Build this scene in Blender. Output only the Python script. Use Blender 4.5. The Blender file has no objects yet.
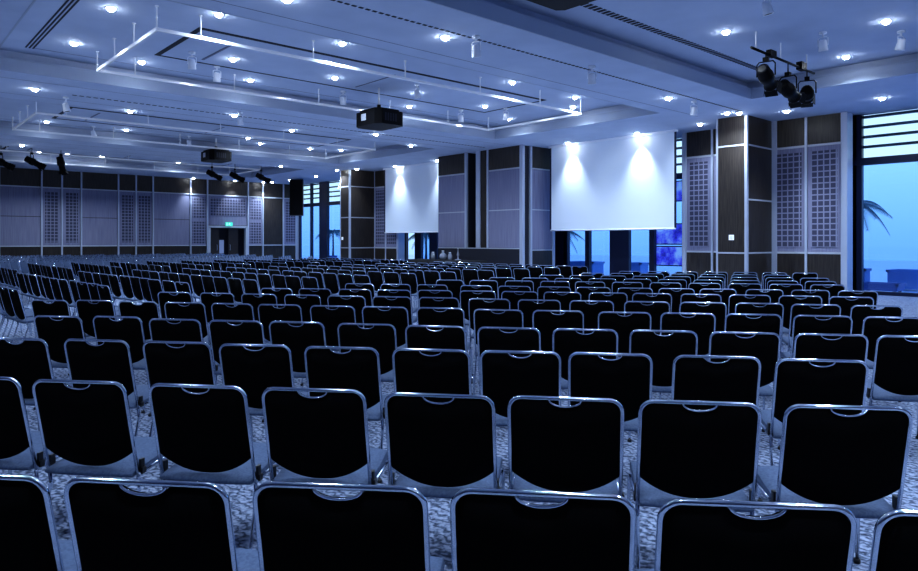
import bpy, bmesh, math, random
from mathutils import Vector, Matrix

random.seed(7)
SC = bpy.context.scene
COL = SC.collection
PI = math.pi

# ------------------------------------------------------------------ camera geometry
F = 679.0            # focal length in pixels of the 918 px wide photograph
CX, HY = 459.0, 241.0  # principal column, horizon row
TH = math.radians(41.8)
S_, C_ = math.sin(TH), math.cos(TH)
CHAIR_TOP = 0.84
K = 443.0
HC = CHAIR_TOP + K / F   # eye height

def room(x, y):
    """camera-aligned ground coordinates (right, forward) -> room axes"""
    return (C_ * x + S_ * y, -S_ * x + C_ * y)

def pix(X, Y, z=0.0):
    r = C_ * X - S_ * Y
    d = S_ * X + C_ * Y
    return (CX + F * r / d, HY - F * (z - HC) / d, d)

def at_z(px, py, z):
    d = F * (z - HC) / (HY - py)
    return room((px - CX) / F * d, d)

def y_at(px, X):
    t = (px - CX) / F
    return X * (C_ - S_ * t) / (C_ * t + S_)

def x_at(px, Y):
    t = (px - CX) / F
    return Y * (C_ * t + S_) / (C_ - S_ * t)

# ------------------------------------------------------------------ materials
MATS = {}
def mat(name, col, rough=0.5, metal=0.0, spec=0.5, emit=None, estr=0.0, **kw):
    m = bpy.data.materials.new(name); m.use_nodes = True
    b = m.node_tree.nodes['Principled BSDF']
    b.inputs['Base Color'].default_value = (*col, 1)
    b.inputs['Roughness'].default_value = rough
    b.inputs['Metallic'].default_value = metal
    b.inputs['Specular IOR Level'].default_value = spec
    if emit:
        b.inputs['Emission Color'].default_value = (*emit, 1)
        b.inputs['Emission Strength'].default_value = estr
    for k, v in kw.items():
        b.inputs[k].default_value = v
    MATS[name] = m
    return m

def nodes(m):
    nt = m.node_tree
    return nt, nt.nodes, nt.links, nt.nodes['Principled BSDF']

def ramp(nt, stops):
    r = nt.nodes.new('ShaderNodeValToRGB')
    e = r.color_ramp.elements
    e[0].position, e[0].color = stops[0][0], (*stops[0][1], 1)
    e[1].position, e[1].color = stops[-1][0], (*stops[-1][1], 1)
    for p, c in stops[1:-1]:
        x = e.new(p); x.color = (*c, 1)
    return r

def coords(nt, scale=(1, 1, 1), kind='Object', rot=(0, 0, 0)):
    tc = nt.nodes.new('ShaderNodeTexCoord'); mp = nt.nodes.new('ShaderNodeMapping')
    mp.inputs['Scale'].default_value = scale
    mp.inputs['Rotation'].default_value = rot
    nt.links.new(tc.outputs[kind], mp.inputs['Vector'])
    return mp.outputs['Vector']

def add_noise(m, c0, c1, scale, vscale=(1, 1, 1), detail=3, lo=0.35, hi=0.65, bump=0.0):
    nt, N, L, b = nodes(m)
    v = coords(nt, vscale)
    n = N.new('ShaderNodeTexNoise'); n.inputs['Scale'].default_value = scale; n.inputs['Detail'].default_value = detail
    L.new(v, n.inputs['Vector'])
    r = ramp(nt, [(lo, c0), (hi, c1)])
    L.new(n.outputs['Fac'], r.inputs['Fac']); L.new(r.outputs['Color'], b.inputs['Base Color'])
    if bump:
        bp = N.new('ShaderNodeBump'); bp.inputs['Strength'].default_value = bump; bp.inputs['Distance'].default_value = 0.01
        L.new(n.outputs['Fac'], bp.inputs['Height']); L.new(bp.outputs['Normal'], b.inputs['Normal'])
    return m

M_chrome = mat('chrome', (0.66, 0.72, 0.83), 0.115, 1.0)
M_pad = mat('black_pad_back', (0.0022, 0.0024, 0.0035), 0.95, 0, 0.06)
M_seat = add_noise(mat('seat_fabric', (0.1, 0.14, 0.24), 0.8, 0, 0.3), (0.065, 0.095, 0.175), (0.09, 0.13, 0.225), 90)
M_blackplastic = mat('black_plastic', (0.008, 0.008, 0.011), 0.45)
M_blackmetal = mat('black_metal', (0.0025, 0.0025, 0.004), 0.5, 0, 0.15)
M_plaster = add_noise(mat('ceiling_plaster', (0.5, 0.56, 0.7), 0.85, 0, 0.2), (0.46, 0.53, 0.68), (0.51, 0.58, 0.73), 1.2)
M_fascia = mat('cove_fascia', (0.36, 0.42, 0.54), 0.7)
M_slot = mat('dark_slot', (0.015, 0.017, 0.03), 0.8)
M_joint = mat('ceiling_joint', (0.16, 0.18, 0.26), 0.8)
M_white = mat('white_metal', (0.88, 0.92, 1.0), 0.3, 0.0, 0.6)
M_track = mat('track_metal_glow', (0.9, 0.93, 1.0), 0.25, 0.3, emit=(.8, .9, 1), estr=.07)  # faint emission paints lamplight onto the metal, which is no lamp
M_alu = mat('aluminium_trim', (0.46, 0.51, 0.63), 0.4, 0.2)
M_rail = mat('pale_rail', (0.5, 0.53, 0.6), 0.4, 0.2)
M_screen = mat('projection_screen', (0.80, 0.87, 0.97), 0.9, 0, 0.1)
M_navy = mat('navy_frame', (0.006, 0.012, 0.045), 0.4)
M_lamp = mat('lamp_disc', (1, 1, 1), 0.4, emit=(0.86, 0.93, 1.0), estr=90)
M_exit = mat('exit_green', (0.02, 0.4, 0.3), 0.5, emit=(0.10, 0.85, 0.66), estr=0.75)
M_exitmark = mat('exit_mark', (0.7, 0.9, 0.9), 0.5, emit=(0.7, 1, 0.95), estr=0.8)
M_terrace = mat('terrace_stone', (0.55, 0.68, 0.85), 0.6)
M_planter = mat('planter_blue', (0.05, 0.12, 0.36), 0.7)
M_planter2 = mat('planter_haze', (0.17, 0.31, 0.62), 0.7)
M_palm = add_noise(mat('palm_leaf', (0.02, 0.09, 0.12), 0.6), (0.012, 0.05, 0.09), (0.03, 0.14, 0.16), 6)
M_bark = mat('palm_stem', (0.03, 0.05, 0.08), 0.8)
M_glow = mat('switch_plate_glow', (0.8, 0.85, 0.9), 0.4, emit=(0.85, 0.9, 1), estr=0.35)  # for switch plates; emission paints them brighter, they are no lamps
M_cloth = mat('black_table_cloth', (0.008, 0.008, 0.012), 0.9)
M_ceramic = mat('pale_glassware', (0.28, 0.31, 0.38), 0.12, 0, 0.6)
M_lens = mat('lens_glass', (0.35, 0.42, 0.55), 0.08, 0.2, 0.8)

# wood veneer : fine vertical grain
M_wood = mat('dark_wood', (0.03, 0.024, 0.022), 0.42, 0, 0.45)
add_noise(M_wood, (0.015, 0.012, 0.011), (0.050, 0.040, 0.034), 5, (7, 7, 0.35), 5, 0.3, 0.7)
# pleated fabric wall panels : fine vertical ribs
M_fabric = mat('wall_fabric', (0.17, 0.18, 0.31), 0.85, 0, 0.2)
add_noise(M_fabric, (0.18, 0.185, 0.28), (0.285, 0.29, 0.41), 6, (9, 9, 0.15), 4, 0.3, 0.7)

# perforated panels : pale frame with a grid of dark square openings (two repeats)
def grid_mat(name, axis):
    m = mat(name, (0.16, 0.17, 0.3), 0.7, 0, 0.2)
    nt, N, L, b = nodes(m)
    tc = N.new('ShaderNodeTexCoord'); sx = N.new('ShaderNodeSeparateXYZ')
    L.new(tc.outputs['Object'], sx.inputs['Vector'])
    def cell(out, period, open_):
        d = N.new('ShaderNodeMath'); d.operation = 'DIVIDE'; d.inputs[1].default_value = period
        L.new(out, d.inputs[0])
        f = N.new('ShaderNodeMath'); f.operation = 'FRACT'; L.new(d.outputs[0], f.inputs[0])
        a = N.new('ShaderNodeMath'); a.operation = 'SUBTRACT'; a.inputs[1].default_value = 0.5; L.new(f.outputs[0], a.inputs[0])
        ab = N.new('ShaderNodeMath'); ab.operation = 'ABSOLUTE'; L.new(a.outputs[0], ab.inputs[0])
        g = N.new('ShaderNodeMath'); g.operation = 'LESS_THAN'; g.inputs[1].default_value = open_ / 2
        L.new(ab.outputs[0], g.inputs[0])
        return g.outputs[0]
    h = cell(sx.outputs['X' if axis == 'x' else 'Y'], 0.165, 0.78)
    v = cell(sx.outputs['Z'], 0.165, 0.78)
    mu = N.new('ShaderNodeMath'); mu.operation = 'MULTIPLY'; L.new(h, mu.inputs[0]); L.new(v, mu.inputs[1])
    r = ramp(nt, [(0.0, (0.25, 0.26, 0.37)), (1.0, (0.065, 0.068, 0.115))])
    L.new(mu.outputs[0], r.inputs['Fac']); L.new(r.outputs['Color'], b.inputs['Base Color'])
    return m
M_gridx = grid_mat('perforated_x', 'x')
M_gridy = grid_mat('perforated_y', 'y')

# patterned carpet : pale blue grey with dark scribbles and streaks
M_carpet = mat('carpet', (0.3, 0.36, 0.5), 0.95, 0, 0.1)
def _carpet():
    nt, N, L, b = nodes(M_carpet)
    v = coords(nt)
    w = N.new('ShaderNodeTexWave'); w.inputs['Scale'].default_value = 5.5; w.inputs['Distortion'].default_value = 9
    w.inputs['Detail'].default_value = 3; w.inputs['Detail Scale'].default_value = 3.0
    n = N.new('ShaderNodeTexNoise'); n.inputs['Scale'].default_value = 34; n.inputs['Detail'].default_value = 4
    big = N.new('ShaderNodeTexNoise'); big.inputs['Scale'].default_value = 1.6
    for t in (w, n, big): L.new(v, t.inputs['Vector'])
    r1 = ramp(nt, [(0.08, (0.10, 0.13, 0.20)), (0.36, (0.24, 0.30, 0.44)), (0.8, (0.34, 0.40, 0.56))])
    r2 = ramp(nt, [(0.36, (0.30, 0.30, 0.34)), (0.56, (1, 1, 1))])
    L.new(w.outputs['Fac'], r1.inputs['Fac']); L.new(n.outputs['Fac'], r2.inputs['Fac'])
    mx = N.new('ShaderNodeMix'); mx.data_type = 'RGBA'; mx.blend_type = 'MULTIPLY'; mx.inputs['Factor'].default_value = 0.85
    L.new(r1.outputs['Color'], mx.inputs['A']); L.new(r2.outputs['Color'], mx.inputs['B'])
    L.new(mx.outputs['Result'], b.inputs['Base Color'])
_carpet()

# glass : see-through with a soft mirror, dimmer blue light outside put into the lower panes' tint
def glass(name, tint, gloss=0.10):
    m = bpy.data.materials.new(name); m.use_nodes = True
    nt = m.node_tree; N = nt.nodes; L = nt.links
    N.remove(N['Principled BSDF'])
    t = N.new('ShaderNodeBsdfTransparent'); t.inputs['Color'].default_value = (*tint, 1)
    g = N.new('ShaderNodeBsdfGlossy'); g.inputs['Roughness'].default_value = 0.03
    g.inputs['Color'].default_value = (0.8, 0.9, 1, 1)
    mx = N.new('ShaderNodeMixShader'); mx.inputs['Fac'].default_value = gloss
    L.new(t.outputs[0], mx.inputs[1]); L.new(g.outputs[0], mx.inputs[2])
    L.new(mx.outputs[0], N['Material Output'].inputs['Surface'])
    return m
M_glass = glass('blue_glass', (0.62, 0.80, 1.0), 0.06)
M_glass_top = glass('clear_glass', (0.93, 0.98, 0.98), 0.06)

# violet picture panels
M_violet = mat('violet_picture', (0.2, 0.15, 0.6), 0.4)
def _violet():
    nt, N, L, b = nodes(M_violet)
    v = coords(nt, (1, 1, 1))
    n = N.new('ShaderNodeTexNoise'); n.inputs['Scale'].default_value = 1.7; n.inputs['Detail'].default_value = 6
    n.inputs['Roughness'].default_value = 0.65
    L.new(v, n.inputs['Vector'])
    r = ramp(nt, [(0.36, (0.03, 0.02, 0.32)), (0.46, (0.14, 0.10, 0.75)), (0.53, (0.36, 0.38, 0.97)), (0.62, (0.66, 0.80, 1.0))])
    L.new(n.outputs['Fac'], r.inputs['Fac']); L.new(r.outputs['Color'], b.inputs['Base Color'])
    L.new(r.outputs['Color'], b.inputs['Emission Color']); b.inputs['Emission Strength'].default_value = 0.55
_violet()

# ------------------------------------------------------------------ mesh helpers
def box(bm, x0, x1, y0, y1, z0, z1, mi=0):
    vs = [bm.verts.new((x, y, z)) for x in (x0, x1) for y in (y0, y1) for z in (z0, z1)]
    for q in ((0, 1, 3, 2), (4, 6, 7, 5), (0, 4, 5, 1), (2, 3, 7, 6), (0, 2, 6, 4), (1, 5, 7, 3)):
        f = bm.faces.new([vs[i] for i in q]); f.material_index = mi

def tube(bm, pts, r, seg=8, closed=False, mi=0, caps=True, radii=None):
    pts = [Vector(p) for p in pts]
    n = len(pts); rings = []
    prev = None
    for i, p in enumerate(pts):
        if closed:
            t = (pts[(i + 1) % n] - pts[i - 1]).normalized()
        elif i == 0: t = (pts[1] - p).normalized()
        elif i == n - 1: t = (p - pts[i - 1]).normalized()
        else: t = ((pts[i + 1] - p).normalized() + (p - pts[i - 1]).normalized()).normalized()
        if prev is None:
            a = Vector((0, 0, 1)) if abs(t.z) < 0.9 else Vector((0, 1, 0))
            u = (a - t * a.dot(t)).normalized()
        else:
            u = (prev - t * prev.dot(t)).normalized()
        prev = u
        w = t.cross(u)
        rr = radii[i] if radii else r
        rings.append([bm.verts.new(p + (u * math.cos(2 * PI * k / seg) + w * math.sin(2 * PI * k / seg)) * rr) for k in range(seg)])
    m = n if closed else n - 1
    for i in range(m):
        A, B = rings[i], rings[(i + 1) % n]
        for k in range(seg):
            f = bm.faces.new((A[k], A[(k + 1) % seg], B[(k + 1) % seg], B[k])); f.smooth = True; f.material_index = mi
    if caps and not closed:
        f = bm.faces.new(rings[0][::-1]); f.material_index = mi
        f = bm.faces.new(rings[-1]); f.material_index = mi

def lathe(bm, prof, seg=16, axis_m=None, mi=0, smooth=True):
    """profile of (radius, height) turned about z, moved by axis_m"""
    rings = []
    for r, h in prof:
        r = max(r, 1e-4)
        rings.append([Vector((r * math.cos(2 * PI * k / seg), r * math.sin(2 * PI * k / seg), h)) for k in range(seg)])
    if axis_m is not None:
        rings = [[axis_m @ v for v in R] for R in rings]
    rings = [[bm.verts.new(v) for v in R] for R in rings]
    for A, B in zip(rings, rings[1:]):
        for k in range(seg):
            f = bm.faces.new((A[k], A[(k + 1) % seg], B[(k + 1) % seg], B[k])); f.smooth = smooth; f.material_index = mi
    bm.faces.new(rings[0][::-1]).material_index = mi
    bm.faces.new(rings[-1]).material_index = mi

def prism(bm, poly, z0, z1, m=None, mi=0):
    a = [Vector((x, y, z0)) for x, y in poly]; b = [Vector((x, y, z1)) for x, y in poly]
    if m is not None: a = [m @ v for v in a]; b = [m @ v for v in b]
    a = [bm.verts.new(v) for v in a]; b = [bm.verts.new(v) for v in b]
    n = len(a)
    bm.faces.new(a[::-1]).material_index = mi; bm.faces.new(b).material_index = mi
    for i in range(n):
        bm.faces.new((a[i], a[(i + 1) % n], b[(i + 1) % n], b[i])).material_index = mi

def mesh(name, bm, mats, bevel=None):
    bmesh.ops.recalc_face_normals(bm, faces=bm.faces[:])
    if bevel:
        bmesh.ops.bevel(bm, geom=bm.edges[:], offset=bevel, segments=2, affect='EDGES', profile=0.6)
    me = bpy.data.meshes.new(name); bm.to_mesh(me); bm.free()
    for m in (mats if isinstance(mats, (list, tuple)) else [mats]): me.materials.append(m)
    return me

def obj(name, bm, mats, parent=None, loc=None, rz=None, bevel=None):
    me = bm if isinstance(bm, bpy.types.Mesh) else mesh(name, bm, mats, bevel)
    o = bpy.data.objects.new(name, me); COL.objects.link(o)
    if parent: o.parent = parent
    if loc: o.location = loc
    if rz is not None: o.rotation_euler[2] = rz
    return o

def tag(o, label, cat=None, group=None, kind=None):
    if label: o['label'] = label
    if cat: o['category'] = cat
    if group: o['group'] = group
    if kind: o['kind'] = kind
    return o

def empty(name, loc=(0, 0, 0), rz=0.0):
    o = bpy.data.objects.new(name, None); COL.objects.link(o)
    o.location = loc; o.rotation_euler[2] = rz; o.empty_display_size = 0.1
    return o

def boxobj(name, b, m, parent=None, bevel=None):
    bm = bmesh.new(); box(bm, *b)
    # keep the object's origin at the world origin so textures run on from piece to piece
    return obj(name, bm, m, parent, bevel=bevel)

ORD = ['zeroth', 'first', 'second', 'third', 'fourth', 'fifth', 'sixth', 'seventh', 'eighth', 'ninth', 'tenth', 'eleventh',
       'twelfth', 'thirteenth', 'fourteenth', 'fifteenth', 'sixteenth', 'seventeenth', 'eighteenth', 'nineteenth', 'twentieth',
       'twenty-first', 'twenty-second', 'twenty-third']

# ------------------------------------------------------------------ heights and planes
ZC = 5.05       # lower ceiling
ZT = 5.50       # ceiling inside the coffers
YB = 39.0       # back wall
XW = 21.2       # window plane of the right wall
X0, Y0 = -6.0, -5.0

# floor
bm = bmesh.new(); box(bm, X0, XW + 0.1, Y0, YB + 0.2, -0.12, 0.0)
tag(obj('floor', bm, M_carpet), 'pale blue grey patterned hall carpet', kind='structure')
# terrace outside
bm = bmesh.new(); box(bm, XW + 0.12, 60, -25, 60, -0.16, -0.04)
tag(obj('terrace', bm, M_terrace), 'blue lit paved terrace outside the windows', kind='structure')

# ------------------------------------------------------------------ ceiling with coffers
COFFERS = {  # key: (x0, x1, y0, y1)
    'near': (2.0, 16.8, 0.9, 7.82),
    'middle': (2.0, 16.75, 10.33, 16.85),
    'second': (2.0, 16.75, 20.1, 27.0),
    'far': (2.0, 16.75, 30.2, 36.2),
}
def build_ceiling():
    bm = bmesh.new()
    ys = [Y0]
    for k in ('near', 'middle', 'second', 'far'):
        ys += [COFFERS[k][2], COFFERS[k][3]]
    ys.append(YB + 0.1)
    TOP = ZT + 0.25
    # beams between coffers (solid slabs, flat underside)
    for i in range(0, len(ys), 2):
        box(bm, X0, XW + 0.2, ys[i], ys[i + 1], ZC, ZC + 0.12)
    for k, (a, b, c, d) in COFFERS.items():
        box(bm, X0, a, c, d, ZC, ZC + 0.12)
        box(bm, b, XW + 0.2, c, d, ZC, ZC + 0.12)
    root = tag(obj('ceiling', bm, M_plaster), 'pale coffered hall ceiling', kind='structure')
    for k, (a, b, c, d) in COFFERS.items():
        lip = bmesh.new(); t = 0.03
        z0, z1 = ZC - 0.004, ZC + 0.26
        box(lip, a, a + t, c, d, z0, z1); box(lip, b - t, b, c, d, z0, z1)
        box(lip, a + t, b - t, c, c + t, z0, z1); box(lip, a + t, b - t, d - t, d, z0, z1)
        obj('cove_lip', lip, M_fascia, root)
        top = bmesh.new(); g = 0.16
        box(top, a - g, b + g, c - g, d + g, ZT, ZT + 0.1)
        for bx in ((a - g - .05, a - g, c - g, d + g), (b + g, b + g + .05, c - g, d + g), (a - g, b + g, c - g - .05, c - g), (a - g, b + g, d + g, d + g + .05)):
            box(top, *bx, ZC + 0.12, ZT + 0.1)
        obj('coffer', top, M_plaster, root)
    # dashed air slots along the beams
    def slot(y, x0, x1, z, n_dash, w=0.045, name='air_slot'):
        b2 = bmesh.new(); L = (x1 - x0) / n_dash
        for i in range(n_dash):
            box(b2, x0 + i * L, x0 + (i + 0.62) * L, y - w / 2, y + w / 2, z - 0.006, z + 0.004)
        obj(name, b2, M_slot, root)
    slot(8.71, 4.5, 18.2, ZC, 110, 0.05)
    slot(18.6, 4.0, 18.0, ZC, 90, 0.06)
    slot(7.15, 5.0, 16.4, ZT, 90, 0.17)
    # long double slot inside the middle coffer, running with the window wall
    b3 = bmesh.new()
    for xx in (2.68, 2.745, 2.81):
        box(b3, xx - 0.016, xx + 0.016, 10.6, 16.45, ZT - 0.006, ZT + 0.004)
    obj('air_slot', b3, M_slot, root)
    # thin panel joints
    b4 = bmesh.new()
    for k in ('middle', 'second', 'far'):
        a, b, c, d = COFFERS[k]
        for yy in (c + 0.45, d - 0.45):
            box(b4, a + 0.8, b - 0.3, yy - 0.01, yy + 0.01, ZT - 0.004, ZT + 0.002)
    for yy in (9.9, 17.6, 19.4, 28.2, 29.4): box(b4, 2, 18, yy - 0.008, yy + 0.008, ZC - 0.003, ZC + 0.002)
    obj('panel_joint', b4, M_joint, root)
    # rectangular dark recess around the centre panel of each coffer
    for k, yo in (('middle', 0), ('second', 10.1), ('far', 20.1)):
        b5 = bmesh.new(); xa, xb, ya, yb, w = 4.85, 14.7, 12.72 + yo, 15.25 + yo, 0.10
        z0, z1 = ZT - 0.012, ZT + 0.004
        box(b5, xa, xb, ya, ya + w, z0, z1); box(b5, xa, xb, yb - w * .4, yb, z0, z1)
        box(b5, xa, xa + w, ya + w, yb - w * .4, z0, z1); box(b5, xb - w * .4, xb, ya + w, yb - w * .4, z0, z1)
        obj('recess_slot', b5, M_slot, root)
        b6 = bmesh.new()
        box(b6, xa + .9, xa + .95, ya + .5, yb - .3, z0, z1)
        box(b6, xa + 4.9, xa + 4.93, ya + .5, yb - .3, z0, z1)
        obj('panel_joint', b6, M_joint, root)
build_ceiling()

# ------------------------------------------------------------------ back wall
Z_TOP, Z_MID, Z_LOW = 4.16, 2.70, 1.24
def wall_back():
    bm = bmesh.new()
    dx0, dx1 = x_at(208.5, YB), x_at(247.0, YB)
    box(bm, -5.0, dx0, YB + 0.04, YB + 0.2, 0, ZC); box(bm, dx1, XW + .2, YB + 0.04, YB + 0.2, 0, ZC)
    box(bm, dx0, dx1, YB + 0.04, YB + 0.2, 2.33, ZC)
    root = tag(obj('wall_back', bm, M_wood), 'far panelled wall of dark wood and grey fabric', kind='structure')
    def P(name, a, b, z0, z1, m, out=0.04): return boxobj(name, (a, b, YB - out + .04, YB + 0.039, z0, z1), m, root)
    E = [x_at(p, YB) for p in (41.7, 62, 81.3, 118.4, 136, 153, 190.5, 207.4, 248, 262.8, 283.3, 297)]
    wf = E[3] - E[2]; wg = E[1] - E[0]
    left = [E[0] - wf, E[0] - wf - wg, E[0] - wf - 2 * wg, E[0] - 2 * wf - 2 * wg, -4.9][::-1]
    kinds = ['fabric', 'fabric', 'grid', 'grid', 'fabric', 'grid', 'grid', 'fabric', 'grid', 'grid', 'fabric', 'gridm', 'door', 'gridm', 'wood', 'grid']
    edges = left + E
    for i, k in enumerate(kinds):
        a, b = edges[i] + 0.05, edges[i + 1] - 0.05
        P('wood_panel', a, b, Z_TOP + 0.04, ZC, M_wood)
        if k != 'door': P('wood_panel', a, b, 0.0, Z_LOW - 0.03, M_wood)
        if k == 'fabric':
            P('fabric_panel', a, b, Z_LOW + .03, Z_MID - .015, M_fabric); P('fabric_panel', a, b, Z_MID + .015, Z_TOP - .03, M_fabric)
        elif k == 'grid':
            P('fabric_panel', a, b, Z_LOW + .03, Z_TOP - .03, M_fabric, 0.03)
            P('perforated_panel', a + .1, b - .1, Z_LOW + .18, Z_TOP - .2, M_gridx, 0.045)
        elif k == 'gridm':
            P('fabric_panel', a, b, Z_LOW + .03, Z_TOP - .03, M_fabric, 0.03)
            P('perforated_panel', a + .06, b - .06, Z_LOW + .12, Z_MID - .1, M_gridx, 0.045)
            P('perforated_panel', a + .06, b - .06, Z_MID + .12, Z_TOP - .15, M_gridx, 0.045)
        elif k == 'wood':
            P('wood_panel', a, b, Z_LOW + .03, Z_TOP - .03, M_wood)
        elif k == 'door':
            P('fabric_panel', a, b, 2.42, Z_TOP - .03, M_fabric, 0.03)
            P('perforated_panel', a + .1, b - .1, 2.98, Z_TOP - .15, M_gridx, 0.045)
    for i, e in enumerate(edges):
        w = 0.045 if i != len(edges) - 1 else 0.14
        zb = 0
        boxobj('metal_trim', (e - w / 1.3, e + w / 1.3, YB - 0.06, YB + 0.038, zb, ZC), M_alu, root)
    for z in (Z_TOP + .005, Z_LOW):
        for (a, b) in ((edges[0], E[7] - .0), (E[8], edges[-1])) if z < 2 else ((edges[0], edges[-1]),):
            boxobj('metal_rail', (a, b, YB - 0.045, YB + 0.038, z - .028, z + .028), M_rail, root)
    # double door
    d = empty('door_1', ((dx0 + dx1) / 2, YB, 0)); tag(d, 'dark double door under the green sign', kind='structure')
    w = dx1 - dx0
    def D(name, b, m, par=d):
        bm = bmesh.new(); box(bm, *b); return obj(name, bm, m, par)
    bm = bmesh.new()
    box(bm, -w / 2 - .02, -w / 2 + .10, -.06, .2, 0, 2.33); box(bm, w / 2 - .10, w / 2 + .02, -.06, .2, 0, 2.33)
    box(bm, -w / 2 - .02, w / 2 + .02, -.06, .2, 2.27, 2.39)
    obj('door_frame', bm, M_rail, d)
    m_leaf = mat('door_leaf_wood', (0.028, 0.019, 0.017), 0.45)
    lf = D('door_leaf', (-w / 2 + .12, -w / 2 + .12 + w * .26, .22, .27, 0.01, 2.26), m_leaf)
    lf2 = D('door_leaf', (.12, w * .30, .22, .27, 0.01, 2.26), m_leaf)
    D('dark_opening', (-w / 2 - 1.2, w / 2 + 1.2, .6, .65, 0, 2.6), M_slot)
    D('lit_gap', (-w * .17, -w * .02, .50, .56, 0.02, 1.55), mat('corridor_glow', (.1, .14, .25), .6, emit=(.12, .17, .33), estr=.8))
    for x, l in ((-w * .25, lf), (.2, lf2)):
        bm = bmesh.new(); tube(bm, [(x, .21, .95), (x, .17, .97), (x, .17, 1.25), (x, .21, 1.27)], .012, 8)
        obj('handle', bm, M_alu, l)
    # exit sign
    s = empty('exit_sign', (x_at(228.5, YB), YB - .10, 2.37)); tag(s, 'small lit green exit sign above the far double door', 'sign')
    bm = bmesh.new(); box(bm, -.20, .20, -.03, .09, 0, .22); obj('sign_box', bm, M_exit, s, bevel=.008)
    bm = bmesh.new()
    box(bm, -.16, -.13, -.036, -.031, .03, .19)
    tube(bm, [(.02, -.034, .18), (.0, -.034, .12), (.05, -.034, .04)], .012, 6); tube(bm, [(.0, -.034, .13), (-.05, -.034, .06)], .012, 6)
    tube(bm, [(-.05, -.034, .15), (.06, -.034, .15)], .010, 6)
    obj('sign_mark', bm, M_exitmark, s)
wall_back()
for nm, b, lab in (('wall_left', (X0 - .15, X0, Y0, YB + .2), 'plain dark wall on the left, outside the picture'), ('wall_near', (X0, XW + .1, Y0 - .15, Y0), 'plain dark wall behind the photographer')):
    bm = bmesh.new(); box(bm, *b, 0, ZC)
    w_ = tag(obj(nm, bm, M_fabric), lab, kind='structure')
    bm = bmesh.new(); box(bm, b[0] - .02, b[1] + .02, b[2] - .02, b[3] + .02, 0, Z_LOW); obj('wood_panel', bm, M_wood, w_)

# ------------------------------------------------------------------ right wall : windows, pillars and panelled bays
RT, RM, RL = 4.22, 2.67, 1.15
def panel_run(root, X, ya, yb, kind, n, skip_first=False, out=0.05):
    """panels on a wall plane x = X facing -x, from ya down to yb, split in n"""
    st = (ya - yb) / n
    for i in range(n):
        a, b = yb + i * st + .04, yb + (i + 1) * st - .04
        boxobj('wood_panel', (X - out, X, a, b, RT + .04, ZC), M_wood, root)
        boxobj('wood_panel', (X - out, X, a, b, 0, RL - .03), M_wood, root)
        if kind == 'grid':
            boxobj('fabric_panel', (X - out + .01, X, a, b, RL + .03, RT - .03), M_fabric, root)
            boxobj('perforated_panel', (X - out - .005, X - .001, a + .09, b - .09, RL + .17, RT - .17), M_gridy, root)
        else:
            boxobj('fabric_panel', (X - out, X, a, b, RL + .03, RM - .02), M_fabric, root)
            boxobj('fabric_panel', (X - out, X, a, b, RM + .02, RT - .03), M_fabric, root)
    for i in range(n + (0 if skip_first else 1)):
        y = yb + i * st
        w = .034
        boxobj('metal_trim', (X - out - .025, X + .0, y - w, y + w, 0, ZC), M_alu, root)
    for z in (RT, RL):
        boxobj('metal_rail', (X - out - .012, X, yb, ya, z - .028, z + .028), M_rail, root)

def wall_right():
    bm = bmesh.new()
    segs = [(20.0, 28.8, 26.85), (20.5, y_at(686.5, 20.5), 9.71), (20.5, 8.86, y_at(848, 20.5))]
    for X, a, b in segs: box(bm, X, X + .25, b, a, 0, ZC)
    root = tag(obj('wall_right', bm, M_wood), 'long panelled wall with windows and screens', kind='structure')
    panel_run(root, 20.0, 28.8, 26.85, 'grid', 2)
    panel_run(root, 20.5, segs[1][1], y_at(713, 20.5), 'grid', 1)
    panel_run(root, 20.5, y_at(713, 20.5), 9.71, 'grid', 1, True)
    panel_run(root, 20.5, 8.86, y_at(843, 20.5), 'grid', 2)
    # broad aluminium posts closing each run
    e = segs[2][2]
    boxobj('metal_trim', (20.38, 20.8, e - .02, y_at(843, 20.5), 0, ZC), M_alu, root)
    boxobj('metal_trim', (20.40, 20.5, 8.72, 8.86, 0, ZC), M_alu, root)
    boxobj('metal_trim', (19.9, 20.3, 26.72, 26.86, 0, ZC), M_alu, root)
    boxobj('metal_trim', (20.4, 20.8, segs[1][1] - .02, segs[1][1] + .10, 0, ZC), M_alu, root)
wall_right()

def pillar(name, label, xf, xb, ya, yb, mids, front='wood', side='wood'):
    """ya > yb ; front faces -x, the near side faces -y"""
    bm = bmesh.new(); box(bm, xf + .05, xb, yb + .05, ya, 0, ZC)
    root = tag(obj(name, bm, M_slot), label, kind='structure')
    zs = [0, RL, RT, ZC]
    def seg(f):
        zz = sorted(set([0, RL, RT, ZC] + mids[f])); return list(zip(zz, zz[1:]))
    for z0, z1 in seg('front'):
        boxobj('wood_panel', (xf, xf + .05, yb + .06, ya - .0, z0 + .025 * (z0 > 0), z1 - .025 * (z1 < ZC)), M_wood, root)
    for z0, z1 in seg('side'):
        boxobj('wood_panel', (xf + .06, xb, yb, yb + .05, z0 + .025 * (z0 > 0), z1 - .025 * (z1 < ZC)), M_wood, root)
    for z in sorted(set([RL, RT] + mids['front'])): boxobj('metal_rail', (xf - .008, xf + .05, yb, ya, z - .022, z + .022), M_rail, root)
    for z in sorted(set([RL, RT] + mids['side'])): boxobj('metal_rail', (xf, xb, yb - .008, yb + .05, z - .022, z + .022), M_rail, root)
    boxobj('metal_trim', (xf - .02, xf + .07, yb - .02, yb + .06, 0, ZC), M_alu, root)
    boxobj('metal_trim', (xf - .02, xf + .05, ya, ya + .05, 0, ZC), M_alu, root)
    return root
pillar('pillar', 'far dark wood pillar beside the corner window', 18.45, 20.0, 29.6, 28.8, {'front': [RM], 'side': [RM]})
pillar('pillar', 'near dark wood pillar between two perforated bays', 18.8, 20.5, 9.71, 8.86, {'front': [], 'side': [RM]})

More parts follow.
